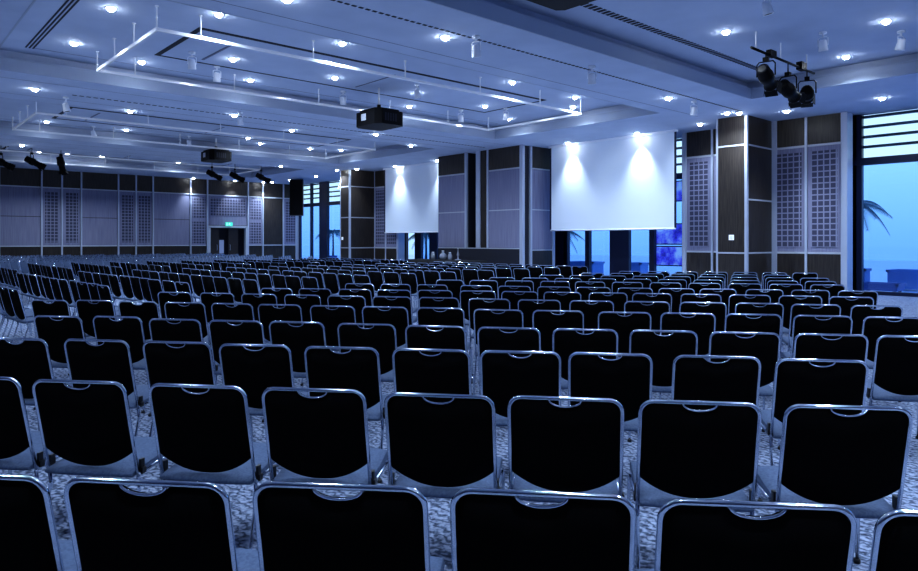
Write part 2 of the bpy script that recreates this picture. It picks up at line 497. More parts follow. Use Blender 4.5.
def booth():
    """the broad projecting wall block between the two screens"""
    xf, ya, yb, xb = 18.5, 22.0, 17.17, 20.2
    bm = bmesh.new()
    s0, s1 = y_at(476, xf), y_at(467, xf)     # dark upright recess
    box(bm, xf + .06, xb, yb + .06, s0, 0, ZC); box(bm, xf + .06, xb, s1, ya, 0, ZC); box(bm, xf + .6, xb, s0, s1, 0, ZC)
    root = tag(obj('pillar', bm, M_slot), 'broad grey panelled wall block between the two screens', kind='structure')
    p1 = y_at(487, xf)
    for (a, b) in ((s1 + .12, ya), (yb + .12, p1 - .10)):
        boxobj('wood_panel', (xf, xf + .06, a, b, RT + .03, ZC), M_wood, root)
        boxobj('fabric_panel', (xf, xf + .06, a, b, RM + .02, RT - .03), M_fabric, root)
        boxobj('fabric_panel', (xf, xf + .06, a, b, RL + .08, RM - .02), M_fabric, root)
        boxobj('metal_rail', (xf - .01, xf + .06, a, b, RT - .025, RT + .025), M_rail, root)
        boxobj('metal_rail', (xf - .006, xf + .06, a, b, RM - .02, RM + .02), M_rail, root)
    boxobj('wood_panel', (xf - .01, xf + .05, yb + .12, ya, 0, RL + .04), M_slot, root)
    boxobj('metal_rail', (xf - .012, xf + .06, yb + .12, ya, RL + .04, RL + .075), M_rail, root)
    boxobj('wood_panel', (xf + .02, xf + .06, p1 - .08, s0 - .25, RL + .08, ZC), M_wood, root)
    for a, b in ((s1, s1 + .12), (s0 - .25, s0 - .02), (p1 - .10, p1)):
        boxobj('metal_trim', (xf - .03, xf + .06, a, b, RL + .08, ZC), M_alu, root)
    # corner post, dark gap, second post and the side panels
    boxobj('metal_trim', (xf - .03, xf + .10, yb - .03, yb + .12, 0, ZC), M_alu, root)
    boxobj('metal_trim', (xf + .42, xf + .52, yb - .02, yb + .06, 0, ZC), M_alu, root)
    a, b = xf + .54, xb - .02
    boxobj('wood_panel', (a, b, yb, yb + .06, RT + .03, ZC), M_wood, root)
    boxobj('fabric_panel', (a, b, yb, yb + .06, RM + .02, RT - .03), M_fabric, root)
    boxobj('fabric_panel', (a, b, yb, yb + .06, RL + .03, RM - .02), M_fabric, root)
    boxobj('wood_panel', (a, b, yb, yb + .06, 0, RL - .03), M_wood, root)
    for z in (RT, RM, RL): boxobj('metal_rail', (a, b, yb - .01, yb + .06, z - .02, z + .02), M_rail, root)
    boxobj('metal_trim', (xb - .02, xb + .12, yb - .03, yb + .1, 0, ZC), M_alu, root)
booth()

def window(n, X, ya, yb, posts, label, transom=3.72):
    """glazed bay on the plane x = X from ya down to yb ; posts = list of (y centre, half width)"""
    root = empty('window_%d' % n, (X, (ya + yb) / 2, 0)); tag(root, label, kind='structure')
    yo = (ya + yb) / 2
    def B(name, b, m):
        bm = bmesh.new(); box(bm, b[0] - X, b[1] - X, b[2] - yo, b[3] - yo, b[4], b[5]); return obj(name, bm, m, root)
    B('frame_post', (X - .06, X + .10, ya - .10, ya, 0, ZC), M_navy); B('frame_post', (X - .06, X + .10, yb, yb + .10, 0, ZC), M_navy)
    for y, w in posts: B('frame_post', (X - .06, X + .10, y - w, y + w, 0, ZC), M_navy)
    B('transom', (X - .08, X + .10, yb, ya, transom - .10, transom + .10), M_navy)
    B('sill', (X - .06, X + .10, yb, ya, 0, .10), M_navy)
    B('pane', (X + .02, X + .03, yb + .1, ya - .1, .1, transom - .1), M_glass)
    B('pane', (X + .02, X + .03, yb + .1, ya - .1, transom + .1, ZC), M_glass_top)
    for k in range(4):
        z = transom + .42 + k * .28 if True else 0
        B('louvre_bar', (X + .06, X + .16, yb, ya, z - .035, z + .035), M_navy)
    return root
window(1, XW, 38.9, 29.7, [(y_at(324, XW), .46), (y_at(311.5, XW), .07)], 'corner window with dark mullions by the far wall')
window(2, XW, 27.0, 21.5, [(y_at(401, XW), .5), (y_at(419, XW), .22), (y_at(434, XW), .3)], 'window behind the smaller looking screen')
window(3, XW, 17.4, y_at(685.5, XW), [(y_at(564.5, XW), .20), (y_at(588, XW), .10), (y_at(620, XW), .42), (y_at(652.5, XW), .10)], 'window behind the large near screen')
window(4, XW, y_at(853, XW), -4.5, [(y_at(857, XW) , .14)], 'big blue window at the near end of the wall')
# wall heads outside the window plane
bm = bmesh.new()
for a, b in ((29.7, 28.0), (21.5, 17.4), (y_at(685.5, XW), y_at(853, XW))): box(bm, XW - .02, XW + .1, b, a, 0, ZC)
tag(obj('wall_outer', bm, M_navy), 'dark outer wall behind the panelled bays', kind='structure')

# violet picture panels outside, right end of the window behind the near screen
for k, (z0, z1) in enumerate(((0.62, 1.30), (1.38, 2.10), (2.9, 3.6))):
    Xp = XW + .5
    bm = bmesh.new(); box(bm, Xp, Xp + .04, y_at(684, Xp), y_at(656, Xp), z0, z1)
    p = obj('picture_panel', bm, M_violet)
    tag(p, ('lowest violet picture panel behind the glass beside the near screen', 'middle violet picture panel behind the glass beside the near screen',
            'upper violet picture panel in the slot right of the near screen')[k], 'picture', 'violet picture panels')
    bm = bmesh.new()
    ya, yb = y_at(684, Xp), y_at(656, Xp)
    for zz in (z0, z1): box(bm, Xp - .02, Xp + .05, ya, yb, zz - .02, zz + .02)
    for yy in (ya, yb): box(bm, Xp - .02, Xp + .05, yy - .02, yy + .02, z0, z1)
    obj('picture_frame', bm, M_navy, p)

# ------------------------------------------------------------------ projection screens
def screen(y0, y1, X, zb, label):
    root = empty('hanging_projection_screen', (X, (y0 + y1) / 2, zb)); tag(root, label, 'screen', 'projection screens')
    h = ZC - zb - .02; w = (y0 - y1) / 2
    bm = bmesh.new(); box(bm, 0, .012, -w, w, 0.03, h); obj('screen_cloth', bm, M_screen, root)
    bm = bmesh.new()
    tube(bm, [(.006, -w - .01, .02), (.006, w + .01, .02)], .028, 10); obj('weight_bar', bm, M_white, root)
    for s in (-1, 1):
        bm = bmesh.new(); box(bm, -.002, .0145, s * w - .035, s * w + .035, .03, h); obj('dark_border', bm, M_navy, root)
    bm = bmesh.new(); box(bm, -.07, .09, -w - .05, w + .05, h - .05, h + .0215); obj('screen_case', bm, M_white, root)
screen(27.27, 22.1, 19.5, 1.88, 'white projection screen farther away, left of the broad wall block')
screen(16.75, 11.56, 19.6, 1.87, 'large white projection screen nearer, right of the broad wall block')

# ------------------------------------------------------------------ chairs
def chair_meshes(seg=8, arc=6, cols=22, full=True):
    R = 0.0090; HW = 0.2345; ZTB = CHAIR_TOP - R
    TILT = 0.24
    def by(z): return -0.27 + (ZTB - z) * TILT       # the back leans
    out = {}
    # tubular frame : an upside-down U, uprights run down to the seat rails
    rc = 0.052
    pts = [(-HW, by(0.36), 0.36), (-HW, by(.6), .6), (-HW, by(ZTB - rc), ZTB - rc)]
    for i in range(1, arc):
        a = PI - i * (PI / 2) / arc
        z = ZTB - rc + rc * math.sin(a); pts.append((-HW + rc + rc * math.cos(a), by(z), z))
    pts.append((-HW + rc, by(ZTB), ZTB))
    pts += [(-x, y, z) for x, y, z in pts[::-1]]
    bm = bmesh.new(); tube(bm, pts, R, seg); out['backrest_frame'] = mesh('backrest_frame', bm, M_chrome)
    # pad with a curved lower edge and a hand hole under the top tube
    bm = bmesh.new(); W = HW - R * .6
    def top(x):
        ax = abs(x); z = ZTB - R * .5
        if ax > W - .045:
            k = (ax - (W - .045)) / .045; z -= .045 * (1 - math.sqrt(max(0, 1 - k * k)))
        if ax < .066: z = ZTB - R - .024 * math.sqrt(max(0, 1 - (ax / .066) ** 2)) - .002
        return z
    def bot(x):
        k = abs(x) / W; return 0.405 + 0.085 * (k ** 2.2)
    xs = [-W + 2 * W * i / cols for i in range(cols + 1)]
    rows = 4 if full else 2
    F_, B_ = [], []
    for x in xs:
        zt, zb = top(x), bot(x); fr, bk = [], []
        for j in range(rows + 1):
            v = j / rows; z = zb + (zt - zb) * v
            e = min(1, (1 - abs(x) / W) * 6) * min(1, 5 * min(v, 1 - v) + .25)
            bk.append(bm.verts.new((x, by(z) - .002 - .012 * e, z))); fr.append(bm.verts.new((x, by(z) + .006 + .022 * e, z)))
        F_.append(fr); B_.append(bk)
    for i in range(cols):
        for j in range(rows):
            f = bm.faces.new((B_[i][j], B_[i + 1][j], B_[i + 1][j + 1], B_[i][j + 1])); f.smooth = True
            f = bm.faces.new((F_[i][j], F_[i][j + 1], F_[i + 1][j + 1], F_[i + 1][j])); f.smooth = True; f.material_index = 1
        bm.faces.new((B_[i][0], F_[i][0], F_[i + 1][0], B_[i + 1][0])); bm.faces.new((B_[i][rows], B_[i + 1][rows], F_[i + 1][rows], F_[i][rows]))
    for i in (0, cols):
        for j in range(rows):
            bm.faces.new((B_[i][j], B_[i][j + 1], F_[i][j + 1], F_[i][j]) if i == 0 else (B_[i][j], F_[i][j], F_[i][j + 1], B_[i][j + 1]))
    out['backrest_pad'] = mesh('backrest_pad', bm, [M_pad, M_seat])
    # chrome rim of the hand hole
    bm = bmesh.new(); pp = []
    for i in range(11):
        a = PI + PI * i / 10
        z = ZTB - R * .6 + .030 * math.sin(a); pp.append((.067 * math.cos(a), by(z) - .006, z))
    tube(bm, pp, .0042, 6); out['handle_rim'] = mesh('handle_rim', bm, M_chrome)
    # seat with a rolled front edge
    prof = [(-.215, .378), (-.205, .394), (-.14, .402), (.03, .418), (.16, .440), (.205, .440), (.232, .424), (.238, .402), (.222, .388), (.18, .392), (.03, .385), (-.20, .366)]
    bm = bmesh.new(); SW = .228; nx = 6
    rings = []
    for i in range(nx + 1):
        u = -1 + 2 * i / nx
        rings.append([bm.verts.new((u * SW, y * (1 - .06 * abs(u) ** 4), z - (.006 * (1 - u * u) if k2 in (2, 3, 4) else 0) - (.008 * abs(u) ** 6 if k2 in (1, 2, 3, 4, 5) else 0))) for k2, (y, z) in enumerate(prof)])
    for A, B in zip(rings, rings[1:]):
        for k in range(len(prof)):
            f = bm.faces.new((A[k], B[k], B[(k + 1) % len(prof)], A[(k + 1) % len(prof)])); f.smooth = True
    bm.faces.new(rings[0][::-1]); bm.faces.new(rings[-1])
    out['seat'] = mesh('seat', bm, M_seat)
    # legs
    for s, nm in ((-1, 'l'), (1, 'r')):
        bm = bmesh.new()
        tube(bm, [(s * HW, by(.36), .36), (s * HW, -.150, .30), (s * (HW + .004), -.215, .10), (s * (HW + .006), -.245, .0)], R, seg)
        out['rear_' + nm] = mesh('leg', bm, M_chrome)
        bm = bmesh.new()
        tube(bm, [(s * HW, -.06, .376), (s * HW, .13, .384), (s * HW, .165, .376), (s * HW, .185, .35), (s * (HW + .004), .215, .0)], R, seg)
        out['front_' + nm] = mesh('leg', bm, M_chrome)
    for nm, y in (('rear', -.245), ('front', .215)):
        for s, q in ((-1, 'l'), (1, 'r')):
            bm = bmesh.new(); lathe(bm, [(.012, 0), (.016, .002), (.016, .016), (.0115, .022)], 8, Matrix.Translation((s * (HW + (.006 if nm == 'rear' else .004)), y, .0)))
            out['glide_%s_%s' % (nm, q)] = mesh('rubber_glide', bm, M_blackplastic)
    bm = bmesh.new()
    for y, z in ((-.12, .362), (.12, .376)): tube(bm, [(-HW, y, z), (HW, y, z)], .010, seg)
    for s in (-1, 1): tube(bm, [(s * HW, by(.368), .368), (s * HW, -.06, .376)], .010, seg)
    out['seat_frame'] = mesh('seat_frame', bm, M_chrome)
    for s, nm in ((-1, 'l'), (1, 'r')):
        bm = bmesh.new()
        x = s * (HW + .004)
        box(bm, x - .007, x + .007, -.150, -.122, .375, .440)
        box(bm, x + s * .002 - .008, x + s * .010 + .004, -.15, -.12, .37, .40)
        out['link_' + nm] = mesh('link_bracket', bm, M_blackplastic)
    return out
CM = chair_meshes()
CMF = chair_meshes(seg=5, arc=3, cols=10, full=False)

CH = []   # dicts : X, Y of the top tube centre, yaw of facing (angle from +x), label pieces
def a_chair(px, py, slope_deg):
    d = K / (py - HY); x = (px - CX) / F * d
    X, Y = room(x, d)
    return X, Y

A_ROWS = [
 # (facing turn in degrees, [(left px, right px, y left, y right) of every top tube])
 (6, [(-112, 45, 472, 477), (64, 223, 479, 483.5), (252, 424, 483, 488), (450, 633, 490, 495.5), (658, 856, 498.5, 508), (883, 1085, 511, 518)]),
 (8, [(-72, 22, 376, 379), (31, 124, 380.5, 383), (147, 245, 385, 387), (260, 365, 388.5, 391), (384, 493, 394.5, 396), (507, 623, 398, 399), (640, 759.5, 401, 404), (786, 911, 405, 409)]),
 (9, [(-22, 52, 338.5, 339.5), (61, 130, 340, 341), (140, 212, 342, 343), (218, 290, 344.5, 346), (302.5, 379, 347, 348.5), (391, 470, 350, 350), (479, 561, 351.5, 352.5), (567, 653, 353.5, 354.5), (671, 763, 356, 357.5), (776, 868, 359.5, 361)]),
 (10, [(33, 81, 316, 317), (91, 142, 317, 317), (148, 200, 319, 320), (208, 262, 321, 321), (267, 325, 322, 322.5), (336, 396, 323.5, 325), (404, 466, 326, 326.5), (476, 541, 327.5, 328.5), (551, 619, 329, 330), (628, 699, 330.5, 331.5), (709, 781, 332.5, 333), (795, 868, 334, 335), (877, 953, 336, 337)]),
 (11, [(31, 67, 300, 300.5), (74, 114, 300.5, 300.5), (118, 157, 301.5, 302), (163, 205, 302.5, 303), (210, 253, 303.5, 304), (256, 302, 304.5, 305), (309, 355, 306, 306), (361, 408, 307, 307), (416, 464, 308, 308), (472, 524, 309.5, 310), (531, 585, 310.5, 311), (596, 653, 312, 312.5), (659, 717, 313, 313.5), (723, 784, 314, 314.5), (791, 855, 315.5, 316), (862, 926, 317, 317.5)]),
 (12, [(157, 191, 292, 292.5), (198, 235, 293, 293.3), (240, 277, 294, 294.2), (283, 321, 295, 295), (327, 365, 296, 296), (372, 411, 296.6, 296.8), (418, 459, 297.5, 297.7), (467, 511, 298.7, 299), (517, 561, 299.8, 300), (569, 614, 300.6, 301), (624, 670, 301.4, 301.8), (679, 727, 302.2, 302.6), (735, 784, 303, 303.4), (790, 842, 304.3, 304.6), (850, 904, 305.4, 306)]),
 (12.5, [(259.5, 293, 288.2, 288.4), (298, 331, 288.6, 288.8), (337, 372, 289.2, 289.4), (376, 411, 289.8, 290), (417, 452.5, 290.2, 290.4), (459, 496, 290.8, 291), (501, 538, 291.4, 291.6), (543, 581.5, 292, 292.2), (589, 627, 292.6, 292.8), (632, 672, 293.3, 293.5), (681, 721, 294, 294.2), (728.6, 771, 294.8, 295), (778, 823, 295.6, 296), (829, 874, 296.6, 297)]),
 (12.5, [(344, 374.6, 283.5, 283.7), (379.6, 411, 284, 284.2), (417, 447, 284.6, 284.8), (460, 492, 285.4, 285.6), (497.5, 531, 286, 286.2), (537, 571, 286.6, 286.8), (576.5, 610, 287.1, 287.3), (618, 652, 287.8, 288), (659, 694, 288.3, 288.5), (700, 736, 288.8, 289), (745, 784, 289.3, 289.5), (791, 830, 289.9, 290.1), (838, 878, 290.7, 291)]),
]
aisle_y = 8.95
for r, (turn, lst) in enumerate(A_ROWS):
    for i, (l, rr, yl, yr) in enumerate(lst):
        X, Y = a_chair((l + rr) / 2, (yl + yr) / 2 - (2.0, 1.8, 1.4, 1.0, .7, .5, .4, .3)[r], turn)
        CH.append(dict(X=X, Y=Y, yaw=PI / 2 - TH - math.radians(turn) + math.radians(random.uniform(-1.2, 1.2)), blk='A', row=r))
# rows beyond, continued at the same spacing to the aisle
for r, (yref, pref, pr) in enumerate(((283.3, 745, 857), (280.0, 745, 840), (276.9, 745, 825), (274.3, 745, 808), (272.0, 745, 806)), start=len(A_ROWS)):
    turn = math.radians(12.5)
    d0 = K / (yref - HY); x0 = (pref - CX) / F * d0
    k = -26
    while k < 8:
        x = x0 + k * .585 * math.cos(turn); d = d0 - k * .585 * math.sin(turn)
        X, Y = room(x, d); px = CX + F * x / d
        if Y < aisle_y and px < pr:
            CH.append(dict(X=X + random.uniform(-.02, .02), Y=Y, yaw=PI / 2 - TH - turn, blk='A', row=r))
        k += 1
# straight block facing the screens, split in two by a cross aisle
B_X = [1.66 + 1.13 * i for i in range(12)]
for r, X in enumerate(B_X):
    n1 = 11 if r else 11
    for k in range(11):
        CH.append(dict(X=X + random.uniform(-.03, .03) - .022 * k, Y=10.80 + .25 + .545 * k, yaw=.10 + random.uniform(-.02, .02), blk='B', row=r))
    for k in range(10):
        CH.append(dict(X=X + random.uniform(-.03, .03), Y=18.35 + .25 + .545 * k, yaw=.06 + random.uniform(-.02, .02), blk='D', row=r))
# far angled block, the mirror image of the near one
ang = math.radians(-36)
for r in range(-6, 26):
    for k in range(-40, 60):
        X = 2.0 + r * 1.1 * math.cos(ang) - k * .56 * math.sin(ang); Y = 31.0 + r * 1.1 * math.sin(ang) + k * .56 * math.cos(ang)
        if 25.4 < Y < 37.6 and 1.0 < X < 15.0: CH.append(dict(X=X, Y=Y, yaw=ang, blk='C', row=r + 7))

vis = []
for c in CH:
    px, py, d = pix(c['X'], c['Y'], .84)
    c['d'], c['px'], c['py'] = d, px, py
    hw = .25 * F / max(d, .5)
    if d > .8 and px + hw > 1 and px - hw < 917: vis.append(c)
vis.sort(key=lambda c: c['d'])
IND, REST = vis[:300], vis[300:]

# ordinal names within each row
rows = {}
for c in vis: rows.setdefault((c['blk'], c['row']), []).append(c)
for key, lst in rows.items():
    lst.sort(key=lambda c: c['px'])
    for i, c in enumerate(lst): c['i'] = i + 1
    rows[key] = lst
def base_xy(c):
    """origin of the chair : its top tube lies .27 m behind"""
    return c['X'] + .27 * math.cos(c['yaw']), c['Y'] + .27 * math.sin(c['yaw'])
FULL = ['backrest_frame', 'backrest_pad', 'seat', 'rear_l', 'rear_r', 'front_l', 'front_r', 'seat_frame', 'link_l', 'link_r']
SIMPLE = ['backrest_frame', 'backrest_pad', 'seat', 'rear_l', 'rear_r', 'front_l', 'front_r']
SUB = {'full': {'backrest_pad': 'handle_rim', 'rear_l': 'glide_rear_l', 'rear_r': 'glide_rear_r', 'front_l': 'glide_front_l', 'front_r': 'glide_front_r'},
       'simple': {'backrest_pad': 'handle_rim'}, 'tiny': {}}
TINYP = ['backrest_frame', 'backrest_pad', 'seat', 'rear_l', 'rear_r', 'front_l', 'front_r']
PN = {'rear_l': 'leg', 'rear_r': 'leg', 'front_l': 'leg', 'front_r': 'leg', 'link_l': 'link_bracket', 'link_r': 'link_bracket'}
protos = {}
def proto(kind):
    src, names = {'full': (CM, FULL), 'simple': (CM, SIMPLE), 'tiny': (CMF, TINYP)}[kind]
    root = empty('stacking_chair')
    for n in names:
        p = obj(PN.get(n, n), src[n], None, root)
        if n in SUB[kind]: obj(src[SUB[kind][n]].name.split('.')[0], src[SUB[kind][n]], None, p)
    return root
for c in IND:
    kind = 'full' if (c['blk'] == 'A' and c['row'] <= 4) else ('simple' if c['d'] < 11 else 'tiny')
    if kind not in protos:
        r = protos[kind] = proto(kind)
    else:
        src = protos[kind]; r = src.copy(); COL.objects.link(r)
        for ch in src.children:
            q = ch.copy(); COL.objects.link(q); q.parent = r
            for g in ch.children:
                w = g.copy(); COL.objects.link(w); w.parent = q
    bx, by_ = base_xy(c)
    r.location = (bx, by_, 0); r.rotation_euler[2] = c['yaw'] - PI / 2
    i, row = c.get('i', 1), c['row']
    if c['blk'] == 'A':
        lab = 'black chrome-framed chair, %s from the left in the %s row from the camera' % (ORD[i], ORD[row + 1])
        grp = 'chairs in the near angled block'
    elif c['blk'] == 'B':
        n = len(rows[('B', row)])
        lab = 'black chrome-framed chair, %s from the near aisle in the %s slanting row' % (ORD[n + 1 - i], ORD[row + 1])
        grp = 'chairs in the slanting middle block'
    elif c['blk'] == 'D':
        n = len(rows[('D', row)])
        lab = 'small distant black chair, %s past the cross aisle in the %s slanting row' % (ORD[n + 1 - i], ORD[row + 1])
        grp = 'chairs beyond the cross aisle'
    else:
        lab = 'tiny blue lit chair before the far wall, %s in its %s row' % (ORD[i], ORD[row + 1]); grp = 'far angled block'
    tag(r, lab, 'chair', grp)

# the remaining far chairs as one mass
def far_mass():
    me = {}
    vs, fs, mi = [], [], []
    mats_ = [M_chrome, M_pad, M_seat]
    for c in REST:
        bx, by_ = base_xy(c)
        Mx = Matrix.Translation((bx, by_, 0)) @ Matrix.Rotation(c['yaw'] - PI / 2, 4, 'Z')
        for n in TINYP:
            m = CMF[n]; o = len(vs)
            vs += [tuple(Mx @ v.co) for v in m.vertices]
            for p in m.polygons:
                fs.append([o + k for k in p.vertices])
                mi.append(mats_.index(m.materials[p.material_index]))
    m = bpy.data.meshes.new('distant_chairs'); m.from_pydata(vs, [], fs)
    for q in mats_: m.materials.append(q)
    m.polygons.foreach_set('material_index', mi); m.update()
    o = bpy.data.objects.new('distant_chairs', m); COL.objects.link(o)
    tag(o, 'mass of tiny distant chairs filling the hall before the far wall', 'chairs', kind='stuff')
far_mass()

# ------------------------------------------------------------------ ceiling lamps
LAMPS = [(111, 8), (74, 43), (219, 14), (136.5, 65), (342, 43), (445, 37), (287, -1), (233, 59), (245, 82), (234.5, 115), (292, 130), (35, 89), (130, 111),
 (43.5, 123.5), (123, 131), (22, 145), (39, 152), (101, 157), (335, 77.5), (417, 93), (402, 108), (376, 134), (411, 145), (512.5, 82), (485, 106), (575, 97),
 (516, 120), (582, 108.5), (668.5, 98), (726, 31.5), (886, 21), (853, 60), (882, 98), (700, 124), (727, 113), (786.5, 111), (253, 145), (307, 149),
 (248, 138), (168, 165), (281, 166), (60, 157), (337, 170), (366, 169.5), (316, 176), (347, 150.5), (272, 182), (290, 180), (395, 166), (437, 163), (568, 139), (637, 131), (190.5, 178.5), (228.5, 181.5), (262, 182.5), (739, 117)]
ZONE = {'near': 'nearest coffer', 'middle': 'middle coffer', 'second': 'second farthest coffer', 'far': 'farthest coffer', 'beam': 'lower ceiling'}
def zone_of(px, py):
    X, Y = at_z(px, py, ZC)
    for k, (a, b, c, d) in COFFERS.items():
        if a < X < b and c < Y < d:
            X2, Y2 = at_z(px, py, ZT)
            return k, min(max(X2, a + .7), b - .7), min(max(Y2, c + .6), d - .8), ZT
    if Y < 9: z = 'nearest beam'
    elif Y < 10.4 and X < 17: z = 'nearest beam'
    elif Y < 20.2 and X < 17: z = 'second beam'
    elif Y < 30.3 and X < 17: z = 'third beam'
    elif X >= 16.7: z = 'ceiling edge along the screens'
    else: z = 'ceiling edge at the far wall'
    return z, X, Y, ZC
bm = bmesh.new(); lathe(bm, [(.055, .0), (.085, -.012), (.095, -.006), (.095, .0)], 20); ME_ring = mesh('trim_ring', bm, M_white)
bm = bmesh.new(); lathe(bm, [(.066, -.002), (.064, -.020), (.052, -.040), (.030, -.054), (.004, -.058)], 18); ME_disc = mesh('lamp_disc', bm, M_lamp)
LCOL = (0.70, 0.84, 1.0)
def spot(name, loc, aim, energy, size_deg, blend=.5, radius=.05, parent=None):
    l = bpy.data.lights.new(name, 'SPOT'); l.energy = energy; l.color = LCOL; l.spot_size = math.radians(size_deg); l.spot_blend = blend; l.shadow_soft_size = radius
    o = bpy.data.objects.new(name, l); COL.objects.link(o)
    o.location = loc; o.rotation_euler = (Vector(aim) - Vector(loc)).to_track_quat('-Z', 'Y').to_euler()
    return o
zones = {}
WASH = {(568, 139), (637, 131), (395, 166), (437, 163), (190.5, 178.5), (228.5, 181.5), (262, 182.5), (366, 169.5), (739, 117), (786.5, 111)}
for px, py in LAMPS:
    z, X, Y, h = zone_of(px, py)
    # keep those by the walls a little in front of them
    if py > 100 or True:
        if Y > YB - .45: Y = YB - .45
        if (px, py) in ((568, 139), (637, 131)): X, Y = 19.31, y_at(px, 19.31)
        if (px, py) in ((395, 166), (437, 163)): X, Y = 19.21, y_at(px, 19.21)
        if (px, py) == (739, 117): X, Y = 18.35, y_at(px, 18.35)
        if (px, py) in ((366, 169.5),): X, Y = 18.6, 28.35
        X = min(X, 20.9)
    zones.setdefault(z, []).append((px, py, X, Y, h))
pr_d = None
for z, lst in zones.items():
    lst.sort()
    for i, (px, py, X, Y, h) in enumerate(lst):
        if pr_d is None:
            r = pr_d = empty('downlight'); obj('trim_ring', ME_ring, None, r); obj('lamp_disc', ME_disc, None, r)
        else:
            r = pr_d.copy(); COL.objects.link(r)
            for ch in pr_d.children:
                q = ch.copy(); COL.objects.link(q); q.parent = r
        r.location = (X, Y, h - .001)
        d = pix(X, Y, h)[2]
        tag(r, 'round glowing recessed downlight, %s from the left in the %s' % (ORD[i + 1], ZONE.get(z, z)), 'ceiling light', 'recessed downlights')
        if (px, py) in WASH:
            aim = (X, Y, 0)
            if Y > YB - 1: aim = (X, YB + .15, 2.6)
            elif X > 18.2: aim = (X + .35, Y, 1.6)
            spot('lamp', (X, Y, h - .12), aim, 330 if 18.9 < X < 19.5 else 260, 72, 1.0, .05)
        else:
            spot('lamp', (X, Y, h - .12), (X, Y, 0), 300, 146, 1.0, .045)

# ------------------------------------------------------------------ hanging tracks
def track(label, yo, x0=3.87, x1=15.4):
    y0, y1, z = 12.05 + yo, 15.8 + yo, 5.10
    root = empty('lighting_track', ((x0 + x1) / 2, (y0 + y1) / 2, ZT)); tag(root, label, 'lighting track', 'hanging lighting tracks')
    ox, oy = (x0 + x1) / 2, (y0 + y1) / 2
    def bar(ax, ay, bx, by):
        bm = bmesh.new(); w = .022
        box(bm, min(ax, bx) - w - ox, max(ax, bx) + w - ox, min(ay, by) - w - oy, max(ay, by) + w - oy, z - .03 - ZT, z + .03 - ZT)
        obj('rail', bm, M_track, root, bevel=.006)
    bar(x0, y0, x1, y0); bar(x0, y1, x1, y1); bar(x0, y0 + .06, x0, y1 - .06); bar(x1, y0 + .06, x1, y1 - .06)
    hs = [(x, y) for y in (y0, y1) for x in (x0, x0 + .75, x0 + 3.0, x0 + 5.3, x0 + 7.6, x0 + 9.8, x1)] + [(x0, y0 + 1.25), (x0, y0 + 2.5)]
    for x, y in hs:
        bm = bmesh.new(); tube(bm, [(x - ox, y - oy, 0), (x - ox, y - oy, z - ZT + .03)], .014, 8)
        lathe(bm, [(.035, 0), (.035, -.02)], 10, Matrix.Translation((x - ox, y - oy, 0)))
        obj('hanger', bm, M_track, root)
track('nearest white rectangular lighting track hung in the middle coffer', 0)
track('second white lighting track, hung behind the nearer projector', 10.15)
track('farthest white lighting track, near the far wall', 20.25)

# ------------------------------------------------------------------ white spotlights under the ceiling
SPOTS = [(476, 36, 0), (592, 66, 0), (767, -8, 1), (823, 32, 1), (901, 31, 1), (694, 101, 0), (192, 52, 1), (217, 66, 1), (417, 84, 1), (66, 97, 1), (90, 128, 1), (240, 112, 1), (461, 110, 1), (506, 108, 1), (343, 36 + 55, 1), (173, 141, 1)]
def spot_fixture(X, Y, h, aim_ang, label):
    r = empty('ceiling_spotlight', (X, Y, h), aim_ang); tag(r, label, 'spotlight', 'small white ceiling spotlights')
    bm = bmesh.new(); lathe(bm, [(.07, 0), (.07, -.035), (.02, -.04), (.02, -.10)], 14); obj('base', bm, M_white, r)
    bm = bmesh.new()
    tube(bm, [(-.085, 0, -.26), (-.085, 0, -.12), (-.05, 0, -.10), (.05, 0, -.10), (.085, 0, -.12), (.085, 0, -.26)], .010, 6); obj('yoke', bm, M_white, r)
    Mx = Matrix.Translation((0, 0, -.25)) @ Matrix.Rotation(math.radians(14), 4, 'X')
    bm = bmesh.new(); lathe(bm, [(.035, .10), (.066, .085), (.076, -.02), (.086, -.11), (.080, -.115), (.072, -.09)], 16, Mx); obj('lamp_can', bm, M_white, r)
    bm = bmesh.new(); lathe(bm, [(.071, -.095), (.071, -.105)], 14, Mx); obj('lens', bm, M_slot, r)
SPL = ['white can spotlight on the nearest beam, by the middle of the picture', 'white can spotlight on the nearest beam, above the screen', 'white can spotlight at the top edge above the black stage lamps',
 'white can spotlight directly over the black stage lamps', 'white can spotlight close to the window side of the nearest coffer', 'white cone spotlight on the beam before the near pillar',
 'white can spotlight under the corner of the nearest lighting track', 'white can spotlight just behind the front rail of the nearest track', 'white can spotlight beside the nearer projector, toward the screens',
 'white can spotlight above the corner of the second track', 'white can spotlight below the second track', 'white can spotlight over the farther projector', 'white can spotlight in the middle coffer before the wall block',
 'white can spotlight in the middle coffer, nearest its screen-side corner', 'white can spotlight left of the nearer projector', 'white can spotlight in the coffer left of the farther projector']
for (px, py, c), lab in zip(SPOTS, SPL):
    z, X, Y, h = zone_of(px, py)
    spot_fixture(X, Y, h, random.uniform(-1, 1) - 1.2, lab)
    tgt = {(592, 66): (19.6, 14.2, 3.2), (506, 108): (19.6, 13.6, 3.2), (417, 84): (19.5, 24.9, 3.2), (476, 36): (19.6, 15.2, 3.2), (461, 110): (19.5, 25.2, 3.2)}.get((px, py))
    if tgt: spot('lamp', (X + .05, Y + .05, h - .40), tgt, 150 if px != 476 else 200, 38, .9, .05)

